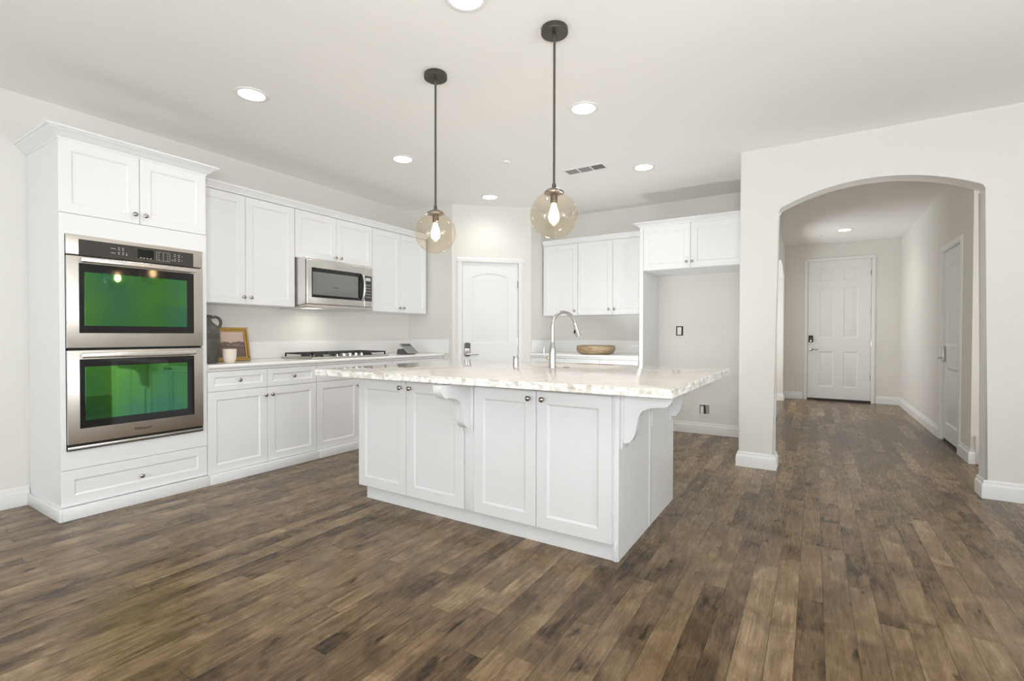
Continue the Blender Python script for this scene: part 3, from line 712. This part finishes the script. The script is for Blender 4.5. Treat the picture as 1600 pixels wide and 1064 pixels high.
# ------------------------------------------------------------------ things on the cooktop counter
CT = 0.9148
jg = thing('clay_jug', 'dark grey clay jug with loop handle beside the oven cabinet', 'jug', (-4.13, 2.004, CT))
prof = [(0, 0), (0.078, 0), (0.084, 0.01), (0.092, 0.08), (0.100, 0.15)]
for k in range(5): prof += [(0.1015, 0.190+0.012*k), (0.0985, 0.196+0.012*k)]
prof += [(0.097, 0.262), (0.086, 0.290), (0.066, 0.312), (0.046, 0.326), (0.038, 0.340), (0.036, 0.362), (0.042, 0.376), (0.044, 0.384), (0.038, 0.386), (0.031, 0.378), (0.030, 0.34), (0, 0.33)]
L().lathe(prof, (0, 0, 0), seg=40).build('body', M['jug'], jg, world=False)
L().tube([(0.01, 0.034, 0.366)] + [(0.015, 0.062+0.046*math.cos(a), 0.326+0.046*math.sin(a)) for a in [PI*0.62-PI*1.32*k/12 for k in range(13)]] + [(0.012, 0.058, 0.29)], 0.0115, 12).build('handle', M['jug'], jg, world=False)
# small framed picture leaning on the backsplash
pf = thing('framed_picture', 'small gilt-framed landscape leaning behind the cream candle', 'picture', (-4.24, 2.112, CT), LROT)
pf.rotation_euler = (math.radians(-14), 0, LROT + math.radians(-5))
PWd, PHt = 0.30, 0.295
b = L(); FR = [(0, 0.0), (0.0, -0.016), (0.006, -0.022), (0.016, -0.020), (0.024, -0.012), (0.034, -0.010), (0.036, -0.004), (0.036, 0.0)]
ring = []
corners = rect(0, PWd, 0, PHt)
for ins, y in FR: ring.append([b.bm.verts.new((p[0], y, p[1])) for p in inset(corners, ins)])
for i in range(len(FR)):
    a, c2 = ring[i], ring[(i+1) % len(FR)]
    for k in range(4): b.bm.faces.new([a[k], a[(k+1) % 4], c2[(k+1) % 4], c2[k]])
b.build('frame', M['gold'], pf, world=False, smooth=25)
L().box(0.034, PWd-0.034, -0.003, 0.004, 0.034, PHt-0.034).build('painting', M['canvas'], pf, world=False, smooth=0)
# candle
cn = thing('candle', 'cream cup-shaped candle in front of the framed picture', 'candle', (-4.03, 2.135, CT))
L().lathe([(0, 0), (0.030, 0), (0.040, 0.012), (0.047, 0.035), (0.050, 0.062), (0.051, 0.112), (0.047, 0.112), (0.046, 0.100), (0, 0.100)], seg=36).build('cup', M['wax'], cn, world=False)
L().tube([(0, 0, 0.100), (0.001, 0, 0.11), (0.002, 0.001, 0.119)], 0.0018, 8).build('wick', M['wick'], cn, world=False)
# small grey device
dv = thing('desk_device', 'small grey device with slanted ridged face between the cooktop and the pantry corner', 'device', (-3.985, 4.135, CT), LROT)
L().prism([(0.025, 0.0), (0.185, 0.0), (0.182, 0.045), (0.165, 0.062), (0.105, 0.062), (0.025, 0.010)], 'x', 0.0, 0.135).build('base', M['dgrey'], dv, world=False, smooth=0)
sl = Matrix.Translation((-0.004, -0.006, 0.022)) @ Matrix.Rotation(math.radians(36), 4, 'X')
b = L().box(0, 0.165, 0, 0.175, -0.018, 0.0, 0.004); b.bm.transform(sl); b.build('face_panel', M['grey'], dv, world=False)
b = L().box(0.014, 0.151, 0.122, 0.160, 0.0003, 0.004); b.bm.transform(sl); b.build('screen', M['dgrey'], dv, world=False, smooth=0)
for i in range(4):
    for j in range(4):
        b = L().box(0.014+0.036*i, 0.042+0.036*i, 0.012+0.026*j, 0.030+0.026*j, 0.0003, 0.006); b.bm.transform(sl); b.build('key', M['grey'], dv, world=False, smooth=0)
# wooden bowl on the far counter
bw = tag(L().lathe([(0, 0.0), (0.165, 0.0), (0.200, 0.012), (0.226, 0.04), (0.232, 0.07), (0.226, 0.098), (0.219, 0.104), (0.210, 0.100), (0.212, 0.07), (0.200, 0.035), (0.16, 0.02), (0, 0.016)], seg=48).build('wooden_bowl', M['bowl']), 'shallow brown wooden bowl on the far white counter', 'bowl')
bw.location = (-2.235, 5.50, CT)

# ------------------------------------------------------------------ island
ix0, ix1, iy0, iy1 = -2.705, -0.856, 2.335, 3.50
isl = thing('kitchen_island', 'white kitchen island cabinet with corbels under the stone top', 'island', (ix0, iy0, 0))
SX0, SX1, SY0, SY1 = -1.86, -1.215, 3.185, 3.565      # sink cut-out
b = L().box(ix0, ix1, iy0, iy1, 0.095, 0.62).box(ix0, -0.925, iy1, 3.64, 0.0, 0.62)
b.box(ix0, ix1, iy0, 3.15, 0.62, 0.868).box(ix0, -1.90, 3.15, iy1, 0.62, 0.868).box(-1.175, ix1, 3.15, iy1, 0.62, 0.868)
b.box(ix0, -1.90, iy1, 3.64, 0.62, 0.868).box(-1.175, -0.925, iy1, 3.64, 0.62, 0.868).box(-1.90, -1.175, 3.60, 3.64, 0.62, 0.868)
b.build('carcass', M['isl'], isl, smooth=0)
def idoor(x0, x1, k):
    o = front(isl, 'door', x0-ix0, x1-ix0, 0.097, 0.842, [(k-ix0, 0.800)], 0.066, 'isl'); return o
idoor(ix0, -2.2555, -2.297); idoor(-2.2515, -1.783, -2.212); idoor(-1.706, -1.2875, -1.328); idoor(-1.2835, -0.858, -1.243)
L().box(-1.779, -1.710, 2.322, iy0-0.0005, 0.097, 0.842, 0.002).build('pilaster', M['isl'], isl)
b = L().box(-2.668, ix1, 2.358, 3.44, 0, 0.0945).box(ix1, -0.838, 2.348, 2.3575, 0, 0.0945, 0.003); b.build('toe_kick', M['isl'], isl)
XE = -0.832
b = L().box(ix1+0.0003, XE, 2.358, 2.890, 0, 0.868).box(ix1+0.0003, XE, 2.922, 3.470, 0, 0.868).box(ix1+0.0003, XE+0.004, 2.8905, 2.9215, 0.002, 0.868, 0.002); b.build('end_panel', M['isl'], isl)
CORB = [(0, 0.866), (0.262, 0.866), (0.262, 0.842), (0.258, 0.826), (0.249, 0.811), (0.236, 0.799), (0.218, 0.793), (0.185, 0.792), (0.155, 0.787), (0.128, 0.779), (0.106, 0.769), (0.091, 0.755), (0.082, 0.736), (0.076, 0.712), (0.071, 0.685), (0.066, 0.660), (0.059, 0.638), (0.049, 0.620), (0.036, 0.606), (0.020, 0.598), (0, 0.596)]
b = L().prism([(2.3115-d_, z) for d_, z in CORB], 'x', -1.790, -1.732); b.build('corbel', M['isl'], isl, smooth=40)
L().box(-1.7785, -1.7105, 2.312, 2.3215, 0.566, 0.866, 0.002).build('corbel_plate', M['isl'], isl)
for y0_ in (2.400, 3.375):
    xb_ = XE+0.0003
    L().box(xb_, xb_+0.010, y0_-0.018, y0_+0.078, 0.566, 0.866, 0.002).build('corbel_plate', M['isl'], isl)
    L().prism([(xb_+0.010+d_*0.93, z) if i not in (0, len(CORB)-1) else (xb_+0.0105, z) for i, (d_, z) in enumerate(CORB)], 'y', y0_, y0_+0.060).build('corbel', M['isl'], isl, smooth=40)
L().box(XE+0.0045, XE+0.016, 2.895, 2.917, 0.600, 0.866, 0.005, 3).build('support_strip', M['isl'], isl)

# island countertop: polished slab with a chiselled edge and a sink cut-out
ic = thing('island_countertop', 'thick cream stone island top with rough chiselled edge', 'countertop', (-1.68, 2.9, 0.874))
corn = [(-2.84, 2.055), (-0.515, 2.130), (-0.495, 3.690), (-2.84, 3.690)]
b = L(); mt, me_ = b.mi(M['stone']), b.mi(M['edge'])
per = []
for i in range(4):
    p, q = Vector(corn[i]), Vector(corn[(i+1) % 4]); n = max(2, int((q-p).length/0.012)); d_ = (q-p).normalized(); r_ = 0.02
    for k in range(n): per.append(p.lerp(q, (k+0.5)/n))
cen = Vector((-1.68, 2.9))
LV = [(0.012, 0.914, 0.0), (0.004, 0.9125, 0.35), (0.001, 0.906, 1.0), (0.0, 0.898, 1.0), (0.001, 0.890, 0.8), (0.001, 0.882, 0.4), (0.001, 0.876, 0.1), (0.004, 0.8735, 0.0)]
rings = []
npr = len(per)
for ins, z, am in LV:
    rg = []
    for i, p in enumerate(per):
        t = (per[(i+1) % npr]-per[i-1]).normalized(); nn = Vector((-t.y, t.x))
        v = noise.noise(Vector((p.x*22, p.y*22, z*55))) + 0.6*noise.noise(Vector((p.x*60, p.y*60, z*90)))
        dz = 0.0025*am*noise.noise(Vector((p.x*35, p.y*35, 7.0))) if 0.88 < z < 0.913 else 0
        off = ins + am*(0.0045 + 0.0065*v)
        rg.append(b.bm.verts.new((p.x+nn.x*off, p.y+nn.y*off, z+dz)))
    rings.append(rg)
for a, c2 in zip(rings, rings[1:]):
    for k in range(npr):
        f = b.bm.faces.new([a[k], a[(k+1) % npr], c2[(k+1) % npr], c2[k]]); f.material_index = me_
hole_t = [b.bm.verts.new((x, y, 0.914)) for x, y in rect(SX0, SX1, SY0, SY1)]; hole_b = [b.bm.verts.new((x, y, 0.8735)) for x, y in rect(SX0, SX1, SY0, SY1)]
for k in range(4): b.bm.faces.new([hole_t[k], hole_t[(k+1) % 4], hole_b[(k+1) % 4], hole_b[k]]).material_index = mt
for rg, hl in ((rings[0], hole_t), (rings[-1], hole_b)):
    ed = [b.bm.edges.get((rg[k], rg[(k+1) % npr])) for k in range(npr)] + [b.bm.edges.get((hl[k], hl[(k+1) % 4])) for k in range(4)]
    for f in bmesh.ops.triangle_fill(b.bm, edges=ed, use_beauty=True)['geom']:
        if isinstance(f, bmesh.types.BMFace): f.material_index = mt
b.build('slab', None, ic, smooth=30)
# sink
sk = thing('sink', 'white undermount sink set in the island top', 'sink', (-1.54, 3.375, 0.66))
b = L(); o_, zt_, zb_ = 0.012, 0.8732, 0.660
for q_ in ((SX0-o_, SX0, SY0-o_, SY1+o_), (SX1, SX1+o_, SY0-o_, SY1+o_), (SX0, SX1, SY0-o_, SY0), (SX0, SX1, SY1, SY1+o_)): b.box(*q_, zb_, zt_)
b.box(SX0-o_, SX1+o_, SY0-o_, SY1+o_, zb_-0.012, zb_).build('basin', M['top'], sk, smooth=0)
L().lathe([(0, 0.0005), (0.042, 0.0005), (0.042, 0.003), (0.030, 0.004), (0.026, 0.001), (0, 0.001)], ((SX0+SX1)/2, (SY0+SY1)/2, zb_), seg=28).build('drain', M['chrome'], sk)

# faucet
fx, fy = -1.597, 3.115
fa = thing('faucet', 'tall gooseneck pull-down faucet on the island top', 'faucet', (fx, fy, 0.9145), math.radians(-30))
L().lathe([(0, 0), (0.0275, 0), (0.0275, 0.005), (0.026, 0.012), (0.0255, 0.06), (0.024, 0.11), (0.020, 0.15), (0.0155, 0.175), (0.0145, 0.183), (0, 0.183)], seg=28).build('body', M['chrome'], fa, world=False)
pts = [(0, 0, 0.178), (0, 0, 0.25), (0, 0, 0.295)]
R_ = 0.098
for k in range(1, 15):
    a = PI - (PI*0.93)*k/14; pts.append((0, R_+R_*math.cos(a), 0.300+R_*math.sin(a)))
L().tube(pts, 0.0125, 16).build('spout', M['chrome'], fa, world=False)
e0 = Vector(pts[-1]); dr = (e0-Vector(pts[-2])).normalized()
hd = L().lathe([(0, 0), (0.0135, 0), (0.0145, 0.004), (0.0150, 0.03), (0.0165, 0.05), (0.0215, 0.098), (0.0205, 0.103), (0, 0.103)], e0, dr, 24).build('spray_head', M['chrome'], fa, world=False)
b = L().box(-0.008, 0.008, -0.0, 0.004, -0.022, 0.022, 0.0018); b.bm.transform(Matrix.Translation(e0+dr*0.06+Vector((0, -0.0205, 0))) @ Matrix.Rotation(math.radians(-12), 4, 'X'))
b.build('spray_button', M['black'], hd, world=False)
q = math.radians(30)
def wp(x, y, z):  # handle points given in room directions about the faucet base
    return (x*math.cos(q)-y*math.sin(q), x*math.sin(q)+y*math.cos(q), z)
L().lathe([(0, 0), (0.012, 0), (0.014, 0.006), (0.014, 0.018), (0.011, 0.024), (0, 0.025)], wp(-0.022, 0, 0.065), Vector(wp(-1, 0, 0)), 20).tube([wp(-0.046, 0, 0.067), wp(-0.060, 0, 0.072), wp(-0.066, 0, 0.085), wp(-0.068, 0, 0.135)], [0.006, 0.006, 0.006, 0.005], 12).build('handle', M['chrome'], fa, world=False)
ag = tag(L().lathe([(0, 0), (0.024, 0), (0.024, 0.004), (0.021, 0.006), (0.021, 0.066), (0.019, 0.073), (0.012, 0.077), (0, 0.078)], seg=28).build('air_gap_cap', M['chrome']), 'short chrome air gap cap on the island top left of the faucet', 'cap')
ag.location = (-1.905, 3.115, 0.9145)
hc = tag(L().lathe([(0, 0), (0.024, 0), (0.022, 0.004), (0.010, 0.006), (0, 0.006)], seg=24).build('hole_cover', M['nickel']), 'flat round metal cover on the island top right of the faucet', 'cover')
hc.location = (-1.50, 3.145, 0.9145)

# ------------------------------------------------------------------ pendants
def pendant(label, x, y, zc=1.772, R=0.124):
    p = thing('pendant_light', label, 'lamp', (x, y, H), 0, 'globe pendants above the island')
    L().lathe([(0, 0), (0.068, 0), (0.070, -0.004), (0.070, -0.026), (0.067, -0.030), (0, -0.030)], seg=48).build('canopy', M['bronze'], p, world=False)
    zt = zc+R-H
    b = L().lathe([(0.0095, -0.030), (0.0095, -0.062), (0.0075, -0.066), (0.0062, -0.07), (0.0062, zt+0.045), (0.010, zt+0.040), (0.011, zt+0.024), (0.010, zt+0.016)], seg=16); b.build('rod', M['bronze'], p, world=False)
    L().lathe([(0, zt+0.018), (0.016, zt+0.017), (0.034, zt+0.011), (0.049, zt+0.001), (0.0535, zt-0.006), (0.052, zt-0.011), (0.030, zt-0.016), (0, zt-0.018)], seg=40).build('cap', M['cap'], p, world=False)
    L().lathe([(0, zt-0.018), (0.0185, zt-0.018), (0.0185, zt-0.062), (0.015, zt-0.064), (0, zt-0.064)], seg=24).build('socket', M['socket'], p, world=False)
    L().lathe([(0, zt-0.0645), (0.0115, zt-0.0645), (0.0125, zt-0.072), (0.018, zt-0.090), (0.0245, zt-0.112), (0.0275, zt-0.130), (0.0265, zt-0.145), (0.021, zt-0.157), (0.010, zt-0.166), (0.004, zt-0.171), (0, zt-0.172)], seg=24).build('bulb', M['bulb'], p, world=False)
    pr = []
    for k in range(41):
        a = math.radians(25) + (PI-math.radians(25))*k/40
        pr.append((max(0.0, R*math.sin(a)) if k < 40 else 0.0, zc-H+R*math.cos(a)))
    pr2 = [(max(0, r-0.0025*math.sin(max(0.01, math.acos(max(-1, min(1, (z-zc+H)/R)))))), zc-H+(z-zc+H)*(1-0.0025/R)) for r, z in pr]
    L().lathe(pr, seg=64).build('globe', M['globe'], p, world=False, smooth=80)
pendant('globe pendant lamp on the left, nearer the oven side', -1.980, 2.29)
pendant('globe pendant lamp on the right, larger in view', -1.160, 2.275)

# ------------------------------------------------------------------ ceiling fixtures
def downlight(label, x, y, watt):
    d_ = thing('recessed_light', label, 'light', (x, y, H), 0, 'recessed ceiling lights')
    L().lathe([(0.080, -0.0005), (0.104, -0.0005), (0.102, -0.005), (0.090, -0.008), (0.080, -0.006)] + [(0.080, -0.0005)], seg=40).build('trim_ring', M['trim'], d_, world=False)
    L().lathe([(0, -0.0015), (0.0795, -0.0015), (0.0795, -0.004), (0, -0.004)], seg=40).build('lens', M['lens'], d_, world=False)
    s = bpy.data.lights.new('recessed_light_beam', 'SPOT'); s.energy = watt; s.spot_size = math.radians(150); s.spot_blend = 0.9; s.shadow_soft_size = 0.07; s.color = (1, 0.965, 0.91)
    o = bpy.data.objects.new('recessed_light_beam', s); COL.objects.link(o); o.parent = d_; o.location = (0, 0, -0.02)
for lab, x, y, wt in (('recessed light nearest the oven cabinet', -3.185, 1.84, DOWNLIGHT_W), ('recessed light in front of the microwave', -3.185, 3.235, DOWNLIGHT_W),
                      ('recessed light just before the pantry door', -3.205, 4.655, DOWNLIGHT_W), ('recessed light cut off by the top edge of the view', -1.41, 1.845, DOWNLIGHT_W),
                      ('recessed light just right of the right pendant', -1.39, 3.18, DOWNLIGHT_W), ('recessed light right of the air vent, in front of the fridge alcove', -1.388, 4.59, DOWNLIGHT_W),
                      ('recessed light in the hall ceiling before the entry door', 0.376, 8.907, HALL_W)):
    downlight(lab, x, y, wt)
def sprinkler(label, x, y):
    o = tag(L().lathe([(0, 0), (0.040, 0), (0.040, -0.006), (0.036, -0.014), (0, -0.015)], seg=28).build('sprinkler_cap', M['plug']), label, 'sprinkler', 'ceiling sprinkler caps'); o.location = (x, y, H)
sprinkler('small round sprinkler cap on the kitchen ceiling left of the vent', -2.426, 3.79)
sprinkler('small round sprinkler cap on the hall ceiling near the entry door', 0.06, 9.246)
vt = thing('air_vent', 'white ceiling air register with three louvred sections', 'vent', (-1.88, 4.345, H))
vx0, vx1, vy0, vy1 = -2.085, -1.675, 4.265, 4.425
b = L().box(vx0, vx1, vy0, vy0+0.018, H-0.008, H-0.0005).box(vx0, vx1, vy1-0.018, vy1, H-0.008, H-0.0005)
for k in range(4):
    x = vx0+(vx1-vx0-0.014)*k/3; b.box(x, x+0.014, vy0+0.018, vy1-0.018, H-0.008, H-0.0005)
b.build('frame', M['trim'], vt, smooth=0)
L().box(vx0+0.01, vx1-0.01, vy0+0.01, vy1-0.01, H-0.002, H-0.0003).build('backing', M['gap'], vt, smooth=0)
for k, tilt in enumerate((-35, 35, 0)):
    b = L(); xa = vx0+0.014+(vx1-vx0-0.014)*k/3; xb2 = xa+(vx1-vx0-0.014)/3-0.014
    if k < 2:
        for j in range(10):
            y = vy0+0.024+0.0122*j; b.box(xa, xb2, y, y+0.0085, H-0.0065, H-0.0045)
        b.build('louvres', M['vent'], vt, smooth=0)
    else:
        for j in range(9):
            x = xa+0.004+(xb2-xa-0.008)*j/8; b.box(x-0.003, x+0.003, vy0+0.02, vy1-0.02, H-0.0065, H-0.0045)
        b.build('louvres', M['vent'], vt, smooth=0)

# ------------------------------------------------------------------ fridge alcove boxes
ot = thing('wall_outlet', 'uncovered outlet box on the alcove wall', 'outlet', (-1.361, YF, 1.195))
L().box(-0.040, 0.040, -0.003, -0.0003, -0.055, 0.055).build('box', M['gap'], ot, world=False, smooth=0)
L().box(-0.026, 0.022, -0.012, -0.0035, -0.045, 0.045, 0.004).build('receptacle', M['plug'], ot, world=False)
wb = thing('water_box', 'recessed white supply box low on the alcove wall', 'outlet', (-1.076, YF, 0.285))
b = L(); s_ = 0.064
b.box(-s_, s_, -0.010, -0.0003, s_-0.010, s_).box(-s_, s_, -0.010, -0.0003, -s_, -s_+0.010).box(-s_, -s_+0.010, -0.010, -0.0003, -s_+0.01, s_-0.01).box(s_-0.010, s_, -0.010, -0.0003, -s_+0.01, s_-0.01)
b.build('frame', M['plug'], wb, world=False, smooth=0)
L().box(-s_+0.01, s_-0.01, -0.002, -0.0003, -s_+0.01, s_-0.01).build('recess', M['vent'], wb, world=False, smooth=0)
L().tube([(0.0, -0.008, 0.05), (0.006, -0.009, 0.0), (0.008, -0.008, -0.05)], 0.007, 10).build('supply_line', M['gap'], wb, world=False)
L().box(-0.040, -0.012, -0.009, -0.0022, -0.05, 0.03, 0.002).build('valve_cover', M['plug'], wb, world=False)
